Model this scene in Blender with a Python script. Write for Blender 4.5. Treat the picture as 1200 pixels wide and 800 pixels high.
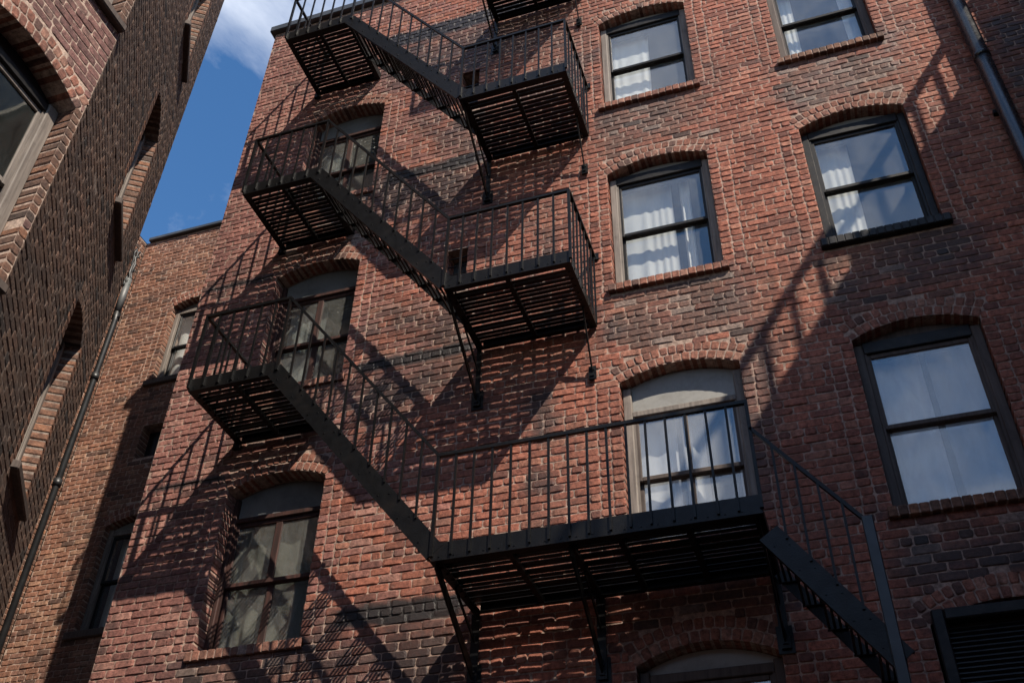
import bpy, math, random
import numpy as np
from mathutils import Matrix, Vector

for o in list(bpy.data.objects):
    bpy.data.objects.remove(o, do_unlink=True)
S = bpy.context.scene
COL = S.collection
random.seed(7)
RNG = np.random.default_rng(11)

# ------------------------------------------------------------------ camera
FPX, PITCH, ROLL, YAW = 1216.1, 2.2715, 0.0259, 0.3398
CAM = np.array([1.570, -7.430, -5.881])


def rz(a):
    return np.array([[math.cos(a), -math.sin(a), 0], [math.sin(a), math.cos(a), 0], [0, 0, 1]])


RM = rz(YAW) @ np.array([[1, 0, 0], [0, math.cos(PITCH), -math.sin(PITCH)], [0, math.sin(PITCH), math.cos(PITCH)]]) @ rz(ROLL)
cd = bpy.data.cameras.new('camera')
cam = bpy.data.objects.new('camera', cd)
COL.objects.link(cam)
m4 = np.eye(4); m4[:3, :3] = RM; m4[:3, 3] = CAM
cam.matrix_world = Matrix(m4.tolist())
cd.sensor_width = 36.0
cd.lens = FPX / 1200 * 36
cd.clip_end = 3000
cd.clip_start = 0.05
S.camera = cam

# ------------------------------------------------------------------ light
SUN = Vector((1.15, -1.0, 1.65)).normalized()      # towards the sun
world = bpy.data.worlds.new('World')
S.world = world
world.use_nodes = True
wn, wl = world.node_tree.nodes, world.node_tree.links
wn.clear()
w_out = wn.new('ShaderNodeOutputWorld'); w_bg = wn.new('ShaderNodeBackground')
w_sky = wn.new('ShaderNodeTexSky'); w_sky.sky_type = 'NISHITA'; w_sky.sun_disc = False
w_sky.sun_elevation = math.asin(SUN.z)
w_sky.sun_rotation = math.atan2(SUN.x, SUN.y)
w_sky.altitude = 300; w_sky.air_density = 1.0; w_sky.dust_density = 0.0; w_sky.ozone_density = 2.0
w_tc = wn.new('ShaderNodeTexCoord')
w_map = wn.new('ShaderNodeMapping'); w_map.inputs['Scale'].default_value = (1, 1, 1.7)
w_map.inputs['Location'].default_value = (0.37, 0.2, 0.0)
wl.new(w_tc.outputs['Generated'], w_map.inputs['Vector'])
w_no = wn.new('ShaderNodeTexNoise'); w_no.inputs['Scale'].default_value = 3.0
w_no.inputs['Detail'].default_value = 9; w_no.inputs['Roughness'].default_value = 0.58
w_no.inputs['Distortion'].default_value = 0.35
wl.new(w_map.outputs['Vector'], w_no.inputs['Vector'])
w_rp = wn.new('ShaderNodeValToRGB')
w_rp.color_ramp.elements[0].position = 0.41; w_rp.color_ramp.elements[1].position = 0.86
w_rp.color_ramp.elements[0].color = (0, 0, 0, 1); w_rp.color_ramp.elements[1].color = (1, 1, 1, 1)
wl.new(w_no.outputs['Fac'], w_rp.inputs['Fac'])
w_mx = wn.new('ShaderNodeMixRGB'); w_mx.inputs['Color2'].default_value = (8.0, 8.3, 8.8, 1)
wl.new(w_rp.outputs['Color'], w_mx.inputs['Fac'])
w_hs = wn.new('ShaderNodeHueSaturation'); w_hs.inputs['Saturation'].default_value = 1.22
wl.new(w_sky.outputs['Color'], w_hs.inputs['Color'])
wl.new(w_hs.outputs['Color'], w_mx.inputs['Color1'])
wl.new(w_mx.outputs['Color'], w_bg.inputs['Color'])
w_bg.inputs['Strength'].default_value = 0.112
wl.new(w_bg.outputs['Background'], w_out.inputs['Surface'])

sd = bpy.data.lights.new('sun', 'SUN'); sd.energy = 5.0; sd.angle = math.radians(0.5); sd.color = (1.0, 0.90, 0.76)
sun = bpy.data.objects.new('sun', sd); COL.objects.link(sun)
sun.rotation_euler = SUN.to_track_quat('Z', 'Y').to_euler()
sun.location = (12, -12, 20)

S.view_settings.view_transform = 'Standard'
S.view_settings.look = 'None'
S.view_settings.gamma = 1.0
S.view_settings.exposure = 0.82
S.view_settings.use_curve_mapping = False
S.render.resolution_x = 1024; S.render.resolution_y = 682
S.render.engine = 'CYCLES'
S.cycles.max_bounces = 8; S.cycles.transparent_max_bounces = 12


# ------------------------------------------------------------------ helpers
def project(pts):
    q = (np.asarray(pts, float) - CAM) @ RM
    d = -q[:, 2]
    u = 600 + FPX * q[:, 0] / np.maximum(d, 1e-6); v = 400 - FPX * q[:, 1] / np.maximum(d, 1e-6)
    return u, v, d


class Frame:
    """a wall plane: u to the right, d inwards, z up"""
    def __init__(s, o, n):
        s.o = np.array(o, float); n = np.array([n[0], n[1], 0.0]); s.n = n / np.linalg.norm(n)
        s.u = np.array([-s.n[1], s.n[0], 0.0])
        s.ang = math.atan2(s.u[1], s.u[0])

    def w(s, p):
        p = np.asarray(p, float).reshape(-1, 3)
        return s.o + p[:, :1] * s.u - p[:, 1:2] * s.n + p[:, 2:3] * np.array([0, 0, 1.0])


ORI = {}   # world origin of every object with children


def put(name, mesh, world_loc, parent=None, rot=0.0, scale=None):
    o = bpy.data.objects.new(name, mesh)
    COL.objects.link(o)
    loc = Vector([float(x) for x in world_loc])
    ORI[o.name] = loc
    if parent is not None:
        o.parent = parent
        loc = loc - ORI[parent.name]
    o.location = loc
    if rot: o.rotation_euler = (0, 0, rot)
    if scale is not None: o.scale = scale
    return o


def empty(name, loc, label, cat, group=None):
    o = put(name, None, loc)
    o['label'] = label; o['category'] = cat
    if group: o['group'] = group
    return o


def tag(o, label=None, cat=None, group=None, kind=None):
    if label: o['label'] = label
    if cat: o['category'] = cat
    if group: o['group'] = group
    if kind: o['kind'] = kind
    return o


def link_mesh(name, verts, faces, mat, parent=None, cols=None, smooth=False):
    v = np.asarray(verts, float)
    base = np.array([(v[:, 0].min() + v[:, 0].max()) / 2, (v[:, 1].min() + v[:, 1].max()) / 2, v[:, 2].min()])
    me = bpy.data.meshes.new(name)
    me.from_pydata((v - base).tolist(), [], faces)
    if cols is not None:
        a = me.attributes.new('col', 'FLOAT_COLOR', 'POINT')
        c = np.ones((len(v), 4)); c[:, :3] = cols[:, :3]
        if mat is M.get('brick'): c[:, 3] = 1 - paint_shade_mask(v[:, 0], v[:, 2])
        a.data.foreach_set('color', c.ravel())
    me.materials.append(mat)
    if smooth:
        me.polygons.foreach_set('use_smooth', [True] * len(me.polygons))
    me.update()
    return put(name, me, base, parent)


class MB:
    """mesh collector in world coordinates (boxes may be given in a wall frame)"""
    def __init__(s, fr=None):
        s.v = []; s.f = []; s.fr = fr

    def add(s, verts, faces):
        k = len(s.v)
        vv = s.fr.w(verts) if s.fr is not None else np.asarray(verts, float)
        s.v.extend(vv.tolist()); s.f.extend([[i + k for i in f] for f in faces])
        return s

    def box(s, x0, x1, y0, y1, z0, z1):
        return s.add([(x0, y0, z0), (x1, y0, z0), (x1, y1, z0), (x0, y1, z0), (x0, y0, z1), (x1, y0, z1), (x1, y1, z1), (x0, y1, z1)],
                     [(3, 2, 1, 0), (4, 5, 6, 7), (0, 1, 5, 4), (1, 2, 6, 5), (2, 3, 7, 6), (3, 0, 4, 7)])

    def bbox(s, x0, x1, y0, y1, z0, z1, c=0.006):
        """box with chamfered edges"""
        xs, ys, zs = (x0, x1), (y0, y1), (z0, z1)
        sg = lambda i: (1, -1)[i]
        V = []; idx = {}
        for i in (0, 1):
            for j in (0, 1):
                for k in (0, 1):
                    for a in (0, 1, 2):
                        p = [xs[i] + sg(i) * c, ys[j] + sg(j) * c, zs[k] + sg(k) * c]
                        p[a] = (xs[i], ys[j], zs[k])[a]
                        idx[i, j, k, a] = len(V); V.append(p)
        F = []
        for a in (0, 1, 2):
            for s_ in (0, 1):
                o = []
                for (p, q) in ((0, 0), (1, 0), (1, 1), (0, 1)):
                    t = [0, 0, 0]; t[a] = s_; r = [x for x in (0, 1, 2) if x != a]; t[r[0]] = p; t[r[1]] = q
                    o.append(idx[t[0], t[1], t[2], a])
                if (s_ == 0) != (a == 1): o = o[::-1]
                F.append(o)
        for a in (0, 1, 2):
            b, c2 = [x for x in (0, 1, 2) if x != a]
            for p in (0, 1):
                for q in (0, 1):
                    t0 = [0, 0, 0]; t0[b] = p; t0[c2] = q; t1 = list(t0); t1[a] = 1
                    F.append([idx[(*t0, b)], idx[(*t1, b)], idx[(*t1, c2)], idx[(*t0, c2)]])
        for i in (0, 1):
            for j in (0, 1):
                for k in (0, 1):
                    F.append([idx[i, j, k, 0], idx[i, j, k, 1], idx[i, j, k, 2]])
        return s.add(V, F)

    def bar(s, p, q, w, h, up=(0, 0, 1)):
        """box along p-q; w sideways, h along 'up'"""
        p = np.array(p, float); q = np.array(q, float); d = q - p; d /= np.linalg.norm(d)
        sd_ = np.cross(d, up); sd_ /= np.linalg.norm(sd_); u = np.cross(sd_, d)
        V = [e + a * sd_ * w / 2 + b * u * h / 2 for e in (p, q) for (a, b) in ((-1, -1), (1, -1), (1, 1), (-1, 1))]
        return s.add(V, [(0, 1, 2, 3), (7, 6, 5, 4), (0, 4, 5, 1), (1, 5, 6, 2), (2, 6, 7, 3), (3, 7, 4, 0)])

    def tube(s, pts, r, n=8, cap=True):
        pts = [np.array(p, float) for p in pts]; rings = []
        rr = r if isinstance(r, (list, tuple)) else [r] * len(pts)
        for i, p in enumerate(pts):
            a = pts[max(i - 1, 0)]; b = pts[min(i + 1, len(pts) - 1)]; d = b - a; d /= np.linalg.norm(d)
            ref = np.array([0, 1, 0.0]) if abs(d[1]) < 0.9 else np.array([1.0, 0, 0])
            e1 = np.cross(d, ref); e1 /= np.linalg.norm(e1); e2 = np.cross(d, e1)
            rings.append([p + rr[i] * (math.cos(2 * math.pi * k / n) * e1 + math.sin(2 * math.pi * k / n) * e2) for k in range(n)])
        V = [x for g in rings for x in g]; F = []
        for i in range(len(pts) - 1):
            for k in range(n):
                F.append((i * n + k, i * n + (k + 1) % n, (i + 1) * n + (k + 1) % n, (i + 1) * n + k))
        if cap:
            F.append(tuple(range(n))[::-1]); F.append(tuple((len(pts) - 1) * n + k for k in range(n)))
        return s.add(V, F)

    def build(s, name, mat, parent=None, smooth=False):
        return link_mesh(name, s.v, s.f, mat, parent, smooth=smooth)


# ------------------------------------------------------------------ materials
M = {}


class NT:
    def __init__(s, name):
        s.m = bpy.data.materials.new(name); s.m.use_nodes = True
        s.t = s.m.node_tree; s.t.nodes.clear()
        s.out = s.t.nodes.new('ShaderNodeOutputMaterial')

    def n(s, typ, ins=None, **kw):
        nd = s.t.nodes.new(typ)
        for k, v in kw.items(): setattr(nd, k, v)
        for k, v in (ins or {}).items():
            if hasattr(v, 'links') or isinstance(v, bpy.types.NodeSocket): s.t.links.new(v, nd.inputs[k])
            else: nd.inputs[k].default_value = v
        return nd

    def math(s, op, a, b=0.0, c=None, clamp=False):
        ins = {0: a, 1: b}
        if c is not None: ins[2] = c
        return s.n('ShaderNodeMath', ins, operation=op, use_clamp=clamp).outputs[0]

    def mix(s, fac, a, b, mode='MIX'):
        return s.n('ShaderNodeMixRGB', {'Fac': fac, 'Color1': a, 'Color2': b}, blend_type=mode).outputs[0]

    def noise(s, vec, scale, detail=4, rough=0.55, dist=0.0):
        return s.n('ShaderNodeTexNoise', {'Vector': vec, 'Scale': scale, 'Detail': detail, 'Roughness': rough, 'Distortion': dist}).outputs['Fac']

    def ramp(s, fac, stops):
        r = s.n('ShaderNodeValToRGB', {'Fac': fac})
        while len(r.color_ramp.elements) < len(stops): r.color_ramp.elements.new(0.5)
        for e, (p, c) in zip(r.color_ramp.elements, stops):
            e.position = p; e.color = (c, c, c, 1) if not isinstance(c, tuple) else (*c, 1)
        return r.outputs['Color']

    def pos(s):
        return s.n('ShaderNodeNewGeometry').outputs['Position']

    def scaled(s, vec, sc):
        return s.n('ShaderNodeMapping', {'Vector': vec, 'Scale': sc}).outputs['Vector']

    def bump(s, h, strength, dist):
        return s.n('ShaderNodeBump', {'Height': h, 'Strength': strength, 'Distance': dist}).outputs['Normal']

    def bsdf(s, col, rough, normal=None, metal=0.0, spec=0.5):
        ins = {'Base Color': col, 'Roughness': rough, 'Metallic': metal, 'Specular IOR Level': spec}
        if normal is not None: ins['Normal'] = normal
        b = s.n('ShaderNodeBsdfPrincipled', ins)
        s.t.links.new(b.outputs[0], s.out.inputs['Surface'])
        return s.m


def soot_shade_nodes(t, P, boxes):
    """black painted / sooty patches and painted rail shadows with ragged edges on the wall (x0,x1,z0,z1,soft,amount)"""
    sx = t.n('ShaderNodeSeparateXYZ', {'Vector': P})
    jx = t.math('MULTIPLY', t.math('SUBTRACT', t.noise(P, 5.0, 5, 0.7), 0.5), 1.0)
    acc = None
    for (x0, x1, z0, z1, soft, amt, jag) in boxes:
        jj = t.math('MULTIPLY', jx, jag)
        ax = t.math('SUBTRACT', t.math('ABSOLUTE', t.math('SUBTRACT', sx.outputs['X'], (x0 + x1) / 2)), (x1 - x0) / 2)
        az = t.math('SUBTRACT', t.math('ABSOLUTE', t.math('SUBTRACT', sx.outputs['Z'], (z0 + z1) / 2)), (z1 - z0) / 2)
        dmax = t.math('ADD', t.math('MAXIMUM', ax, az), jj)
        f = t.n('ShaderNodeMapRange', {'Value': dmax, 'From Min': soft, 'From Max': -soft, 'To Min': 0.0, 'To Max': amt}).outputs[0]
        acc = f if acc is None else t.math('MAXIMUM', acc, f)
    return acc


def brick_material(name, boxes=(), dirt=0.5, mortar=None, alpha=False):
    t = NT(name); P = t.pos()
    if mortar is None:
        at = t.n('ShaderNodeAttribute', attribute_name='col')
        base = at.outputs['Color']
    else:
        base = t.mix(t.noise(P, 9, 4), (mortar[0] * .72, mortar[1] * .7, mortar[2] * .7, 1), (*[min(1, x * 1.12) for x in mortar], 1))
    # mottling inside each brick
    n1 = t.noise(P, 24, 8, 0.72)
    col = t.mix(t.ramp(n1, [(0.35, 0.0), (0.62, 1.0)]), t.mix(1.0, base, (.42, .38, .38, 1), 'MULTIPLY'), t.mix(1.0, base, (1.24, 1.20, 1.16, 1), 'MULTIPLY'))
    # pale lime bloom
    bl = t.ramp(t.noise(P, 6.5, 6, 0.72, 0.4), [(0.59, 0.0), (0.76, 0.34)])
    col = t.mix(bl, col, (.36, .28, .25, 1))
    sp = t.ramp(t.noise(P, 46, 5, 0.75, 0.3), [(0.64, 0.0), (0.76, 0.30)])
    col = t.mix(sp, col, (.46, .38, .33, 1))
    # broad and streaky dirt
    d1 = t.ramp(t.noise(t.scaled(P, (1.0, 1.0, 0.55)), 1.1, 7, 0.66, 0.5), [(0.44, 0.0), (0.66, 1.0)])
    d2 = t.ramp(t.noise(t.scaled(P, (5.5, 5.5, 0.5)), 1.6, 5, 0.6), [(0.50, 0.0), (0.72, 1.0)])
    d3 = t.ramp(t.noise(P, 11, 5, 0.7), [(0.55, 0.0), (0.68, 1.0)])
    dd = t.math('MULTIPLY', t.math('ADD', t.math('MULTIPLY', d1, 0.55), t.math('ADD', t.math('MULTIPLY', d2, 0.55), t.math('MULTIPLY', d3, 0.40))), dirt, clamp=True)
    col = t.mix(dd, col, (.030, .024, .022, 1))
    rough = 0.88
    if boxes or alpha:
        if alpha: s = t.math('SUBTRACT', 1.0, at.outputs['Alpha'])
        else: s = soot_shade_nodes(t, P, boxes)
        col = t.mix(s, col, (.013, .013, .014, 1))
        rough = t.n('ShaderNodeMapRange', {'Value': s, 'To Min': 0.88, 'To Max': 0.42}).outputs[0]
    h = t.math('ADD', t.noise(P, 55, 6, 0.7), t.math('MULTIPLY', t.noise(P, 190, 3), 0.35))
    return t.bsdf(col, rough, t.bump(h, 0.60, 0.012), spec=0.3)


def paint_material(name, col, rough=0.5, wear=(.05, .045, .04), amount=0.3, scale=9.0, bump=0.15, spec=0.5):
    t = NT(name); P = t.pos()
    n = t.noise(P, scale, 6, 0.65, 0.3)
    f = t.math('MULTIPLY', t.ramp(n, [(0.48, 0.0), (0.72, 1.0)]), amount)
    c = t.mix(f, (*col, 1), (*wear, 1))
    c = t.mix(t.math('MULTIPLY', t.noise(P, 38, 4), 0.4), c, t.mix(1.0, c, (.45, .45, .45, 1), 'MULTIPLY'))
    r = t.n('ShaderNodeMapRange', {'Value': t.noise(P, 17, 4), 'To Min': rough - 0.14, 'To Max': rough + 0.16}).outputs[0]
    return t.bsdf(c, r, t.bump(t.noise(P, 70, 5, 0.6), bump, 0.004), spec=spec)


def wood_material(name, col, dark, amount=0.6):
    t = NT(name); P = t.pos()
    g = t.noise(t.scaled(P, (34, 34, 2.4)), 1.0, 5, 0.6, 0.2)
    c = t.mix(t.math('MULTIPLY', t.ramp(g, [(0.38, 0.0), (0.66, 1.0)]), amount), (*col, 1), (*dark, 1))
    c = t.mix(t.ramp(t.noise(P, 7, 5, 0.7), [(0.55, 0.0), (0.75, 0.55)]), c, t.mix(1.0, c, (.4, .38, .36, 1), 'MULTIPLY'))
    return t.bsdf(c, 0.7, t.bump(g, 0.4, 0.005), spec=0.22)


def glass_material(name, tint=(.8, .86, .86), base=0.16, dirt=0.0, dirtcol=(.16, .16, .15), wob=0.05, haze=0.0):
    t = NT(name); P = t.pos()
    nb = t.bump(t.noise(t.scaled(P, (1, 1, .7)), 2.2, 1, 0.5), wob, 0.25)
    fc = t.n('ShaderNodeLayerWeight', {'Blend': 0.5, 'Normal': nb}).outputs['Facing']
    fac = t.math('ADD', t.math('MULTIPLY', t.math('POWER', fc, 4.0), 0.9), base, clamp=True)
    tr = t.n('ShaderNodeBsdfTransparent', {'Color': (*tint, 1)})
    gl = t.n('ShaderNodeBsdfGlossy', {'Color': (1, .97, .93, 1), 'Roughness': 0.02, 'Normal': nb})
    mx = t.n('ShaderNodeMixShader', {0: fac, 1: tr.outputs[0], 2: gl.outputs[0]})
    if haze > 0:
        hz = t.math('MULTIPLY', t.ramp(t.noise(t.scaled(P, (2, 2, .8)), 2.4, 5, 0.6, 0.4), [(0.3, 0.35), (0.75, 1.0)]), haze)
        mx = t.n('ShaderNodeMixShader', {0: hz, 1: mx.outputs[0], 2: t.n('ShaderNodeBsdfDiffuse', {'Color': (.62, .64, .66, 1)}).outputs[0]})
    if dirt > 0:
        f = t.math('MULTIPLY', t.ramp(t.noise(t.scaled(P, (3, 3, 1.1)), 3.0, 7, 0.7, 0.6), [(0.30, 0.25), (0.68, 1.0)]), dirt)
        df = t.n('ShaderNodeBsdfDiffuse', {'Color': (*dirtcol, 1)})
        mx = t.n('ShaderNodeMixShader', {0: f, 1: mx.outputs[0], 2: df.outputs[0]})
    t.t.links.new(mx.outputs[0], t.out.inputs['Surface'])
    return t.m


def cloth_material(name, col):
    t = NT(name); P = t.pos()
    c = t.mix(t.math('MULTIPLY', t.noise(t.scaled(P, (40, 40, 2)), 1.0, 4), 0.35), (*col, 1), (col[0] * .62, col[1] * .64, col[2] * .66, 1))
    d = t.n('ShaderNodeBsdfDiffuse', {'Color': c}); r = t.n('ShaderNodeBsdfTranslucent', {'Color': c})
    mx = t.n('ShaderNodeMixShader', {0: 0.3, 1: d.outputs[0], 2: r.outputs[0]})
    mx = t.n('ShaderNodeMixShader', {0: 0.16, 1: mx.outputs[0], 2: t.n('ShaderNodeBsdfTransparent').outputs[0]})
    t.t.links.new(mx.outputs[0], t.out.inputs['Surface'])
    return t.m


def flat_material(name, col, rough=0.9, var=0.3, scale=3.0):
    t = NT(name); P = t.pos()
    c = t.mix(t.noise(P, scale, 5, 0.6), (*[x * (1 - var) for x in col], 1), (*[x * (1 + var) for x in col], 1))
    return t.bsdf(c, rough, t.bump(t.noise(P, scale * 12, 4), 0.2, 0.01), spec=0.3)


PAINT_SHADE = [  # (x0,x1,z0,z1,soft,amount,jag): black paint, soot and painted rail shadows beside the fire escape, other dark patches
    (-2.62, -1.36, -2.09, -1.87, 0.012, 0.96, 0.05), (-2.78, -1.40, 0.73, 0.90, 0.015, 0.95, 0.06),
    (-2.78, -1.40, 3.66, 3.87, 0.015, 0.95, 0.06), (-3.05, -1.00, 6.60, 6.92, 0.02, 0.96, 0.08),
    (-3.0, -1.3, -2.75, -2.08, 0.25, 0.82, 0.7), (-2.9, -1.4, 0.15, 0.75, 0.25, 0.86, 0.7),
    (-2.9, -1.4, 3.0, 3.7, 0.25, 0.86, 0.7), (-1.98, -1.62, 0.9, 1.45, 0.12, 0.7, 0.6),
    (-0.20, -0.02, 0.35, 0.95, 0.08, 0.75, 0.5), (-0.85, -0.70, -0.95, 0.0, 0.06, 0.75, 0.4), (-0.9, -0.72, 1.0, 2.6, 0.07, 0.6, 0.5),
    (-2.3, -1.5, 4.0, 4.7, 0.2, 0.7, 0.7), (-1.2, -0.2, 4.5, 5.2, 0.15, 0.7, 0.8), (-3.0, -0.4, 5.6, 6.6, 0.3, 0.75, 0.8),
    (-4.95, -4.06, -0.31, -0.22, 0.012, 0.9, 0.04), (-4.95, -4.06, 2.47, 2.56, 0.012, 0.9, 0.04),  # landing rail shadows put into the wall colour as dark bands
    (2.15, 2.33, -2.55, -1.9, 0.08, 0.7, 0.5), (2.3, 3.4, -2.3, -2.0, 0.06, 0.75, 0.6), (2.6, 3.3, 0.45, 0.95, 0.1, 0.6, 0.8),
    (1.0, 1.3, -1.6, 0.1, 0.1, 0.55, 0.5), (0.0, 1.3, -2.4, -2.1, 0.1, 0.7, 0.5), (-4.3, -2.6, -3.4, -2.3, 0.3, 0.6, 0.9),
    (4.25, 5.1, 2.9, 4.9, 0.12, 0.85, 0.9), (2.2, 3.2, 3.6, 3.95, 0.1, 0.5, 0.8), (2.5, 4.6, 0.95, 1.1, 0.05, 0.55, 0.5),  # first box darkens the wall's upper right corner
]
for (ux0, ux1, uz) in ((0, 1.1, 1.2), (0, 1.1, 4.1), (2.07, 3.12, 1.2), (2.07, 3.12, 4.1), (2.07, 3.12, -1.7)):
    PAINT_SHADE += [(ux0 - .04, ux1 + .04, uz - .75, uz - .08, .25, .42, 1.0), (ux0 - .08, ux0 + .06, uz - .6, uz - .05, .06, .6, .5), (ux1 - .06, ux1 + .08, uz - .6, uz - .05, .06, .6, .5)]
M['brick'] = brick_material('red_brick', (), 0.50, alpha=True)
M['mortar'] = brick_material('pale_mortar', PAINT_SHADE[:4] + PAINT_SHADE[14:16], 0.36, mortar=(.37, .275, .228))
M['arch'] = brick_material('arch_brick', (), 0.45)
def plain_brick():
    t = NT('far_brick'); P = t.pos()
    v = t.n('ShaderNodeCombineXYZ', {'X': t.math('ADD', t.n('ShaderNodeSeparateXYZ', {'Vector': P}).outputs['X'], t.n('ShaderNodeSeparateXYZ', {'Vector': P}).outputs['Y']), 'Y': t.n('ShaderNodeSeparateXYZ', {'Vector': P}).outputs['Z']}).outputs[0]
    b = t.n('ShaderNodeTexBrick', {'Vector': v, 'Scale': 1.0, 'Brick Width': .212, 'Row Height': .0795, 'Mortar Size': .006, 'Color1': (.16, .075, .055, 1), 'Color2': (.11, .06, .05, 1), 'Mortar': (.25, .2, .17, 1)})
    return t.bsdf(b.outputs['Color'], .9, t.bump(b.outputs['Fac'], -.4, .01))


M['brick_plain'] = plain_brick()
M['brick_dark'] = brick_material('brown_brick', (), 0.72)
M['mortar_dark'] = brick_material('grey_mortar', (), 0.6, mortar=(.235, .195, .17))
M['brick_tan'] = brick_material('tan_brick', (), 0.55)
M['mortar_tan'] = brick_material('tan_mortar', (), 0.35, mortar=(.46, .36, .30))
M['iron'] = paint_material('black_iron_paint', (.0036, .0037, .0041), 0.38, (.0125, .0100, .0090), 0.5, 5.0, 0.5, 0.20)
M['frame_black'] = paint_material('black_frame_paint', (.011, .0105, .011), 0.5, (.045, .038, .033), 0.45, 12, 0.25, 0.2)
M['frame_brown'] = wood_material('weathered_brown_frame', (.085, .066, .058), (.030, .024, .022))
M['frame_grey'] = wood_material('weathered_grey_frame', (.20, .172, .152), (.06, .05, .045))
M['frame_red'] = wood_material('peeling_red_brown_frame', (.055, .024, .020), (.014, .011, .010), 0.8)
M['panel_grey'] = paint_material('grey_panel_paint', (.24, .235, .22), 0.6, (.12, .11, .10), 0.5, 5)
M['panel_dark'] = paint_material('grimy_transom_panel', (.17, .175, .175), 0.35, (.06, .06, .06), 0.7, 4)
M['glass'] = glass_material('window_glass', base=0.085, tint=(.97, .98, .98), wob=.03, haze=.06)
M['glass_blue'] = glass_material('sky_glass', base=0.10, tint=(.95, .96, .97), wob=.03, haze=.20)
M['glass_dirty'] = glass_material('dirty_glass', base=0.14, dirt=0.30, dirtcol=(.19, .19, .18), tint=(.86, .88, .87), wob=.04)
M['glass_dark'] = glass_material('dark_grimy_glass', base=0.0, dirt=0.35, dirtcol=(.05, .055, .055), tint=(.5, .55, .55), wob=.01)
M['curtain'] = cloth_material('white_curtain', (.86, .86, .84))
M['curtain_sheer'] = cloth_material('sheer_grey_curtain', (.42, .45, .48))
M['curtain_old'] = cloth_material('yellowed_curtain', (.56, .54, .49))
M['room'] = flat_material('room_paint', (.16, .17, .19), 0.9, 0.15, 1.0)
M['coping'] = paint_material('metal_coping', (.035, .037, .040), 0.4, (.10, .10, .10), 0.5, 4)
M['pipe'] = paint_material('black_pipe_paint', (.006, .008, .011), 0.26, (.016, .017, .019), 0.4, 5, 0.06, 0.5)
M['newel'] = paint_material('sky_tinted_post_paint', (.012, .016, .021), 0.4, (.03, .03, .03), 0.3, 5, 0.06, 0.4)  # blue sky reflection put into the post's black colour
M['pipe_grey'] = paint_material('grey_pipe_paint', (.012, .012, .013), 0.45, (.03, .03, .03), 0.5, 6)
M['pipe_pale'] = paint_material('pale_pipe_metal', (.10, .10, .10), 0.5, (.04, .07, .06), 0.5, 8)
M['louvre'] = paint_material('black_louvre_paint', (.010, .010, .012), 0.5, (.03, .03, .03), 0.4, 10)
M['asphalt'] = flat_material('asphalt', (.05, .05, .052), 0.9, 0.3, 2.0)
M['roof'] = flat_material('roof_felt', (.06, .06, .065), 0.9, 0.3, 1.0)
M['cable'] = paint_material('black_cable', (.012, .012, .013), 0.5)

# ------------------------------------------------------------------ bricks
PH, PL, MJ = 0.0795, 0.212, 0.0098     # course height, brick pitch, mortar joint


def value_noise(x, z, sc, seed):
    r = np.random.default_rng(seed).random((64, 64))
    u, v = x * sc, z * sc; i, j = np.floor(u).astype(int), np.floor(v).astype(int); fu, fv = u - i, v - j
    fu = fu * fu * (3 - 2 * fu); fv = fv * fv * (3 - 2 * fv)
    g = lambda a, b: r[a % 64, b % 64]
    return (g(i, j) * (1 - fu) + g(i + 1, j) * fu) * (1 - fv) + (g(i, j + 1) * (1 - fu) + g(i + 1, j + 1) * fu) * fv


def paint_shade_mask(x, z):
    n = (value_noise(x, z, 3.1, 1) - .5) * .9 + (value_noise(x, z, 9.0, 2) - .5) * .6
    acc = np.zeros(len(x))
    for (x0, x1, z0, z1, soft, amt, jag) in PAINT_SHADE:
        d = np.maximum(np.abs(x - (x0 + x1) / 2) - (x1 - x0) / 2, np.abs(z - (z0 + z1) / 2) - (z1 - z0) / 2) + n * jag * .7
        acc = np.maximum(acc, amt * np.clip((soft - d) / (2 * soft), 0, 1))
    # loose soot, thickest round the fire escape and low on the wall
    m = .5 * value_noise(x, z, 1.5, 3) + .3 * value_noise(x * 1.3, z, 4.3, 4) + .2 * value_noise(x, z, 13.0, 5)
    env = .22 + .50 * np.clip(1 - np.abs(x + 2.2) / 2.2, 0, 1) + .35 * np.clip((-1.6 - z) / 1.5, 0, 1)
    acc = np.maximum(acc, np.clip((m - .62 + .12 * env) / .22, 0, 1) * np.minimum(env, .85))
    return acc


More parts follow.
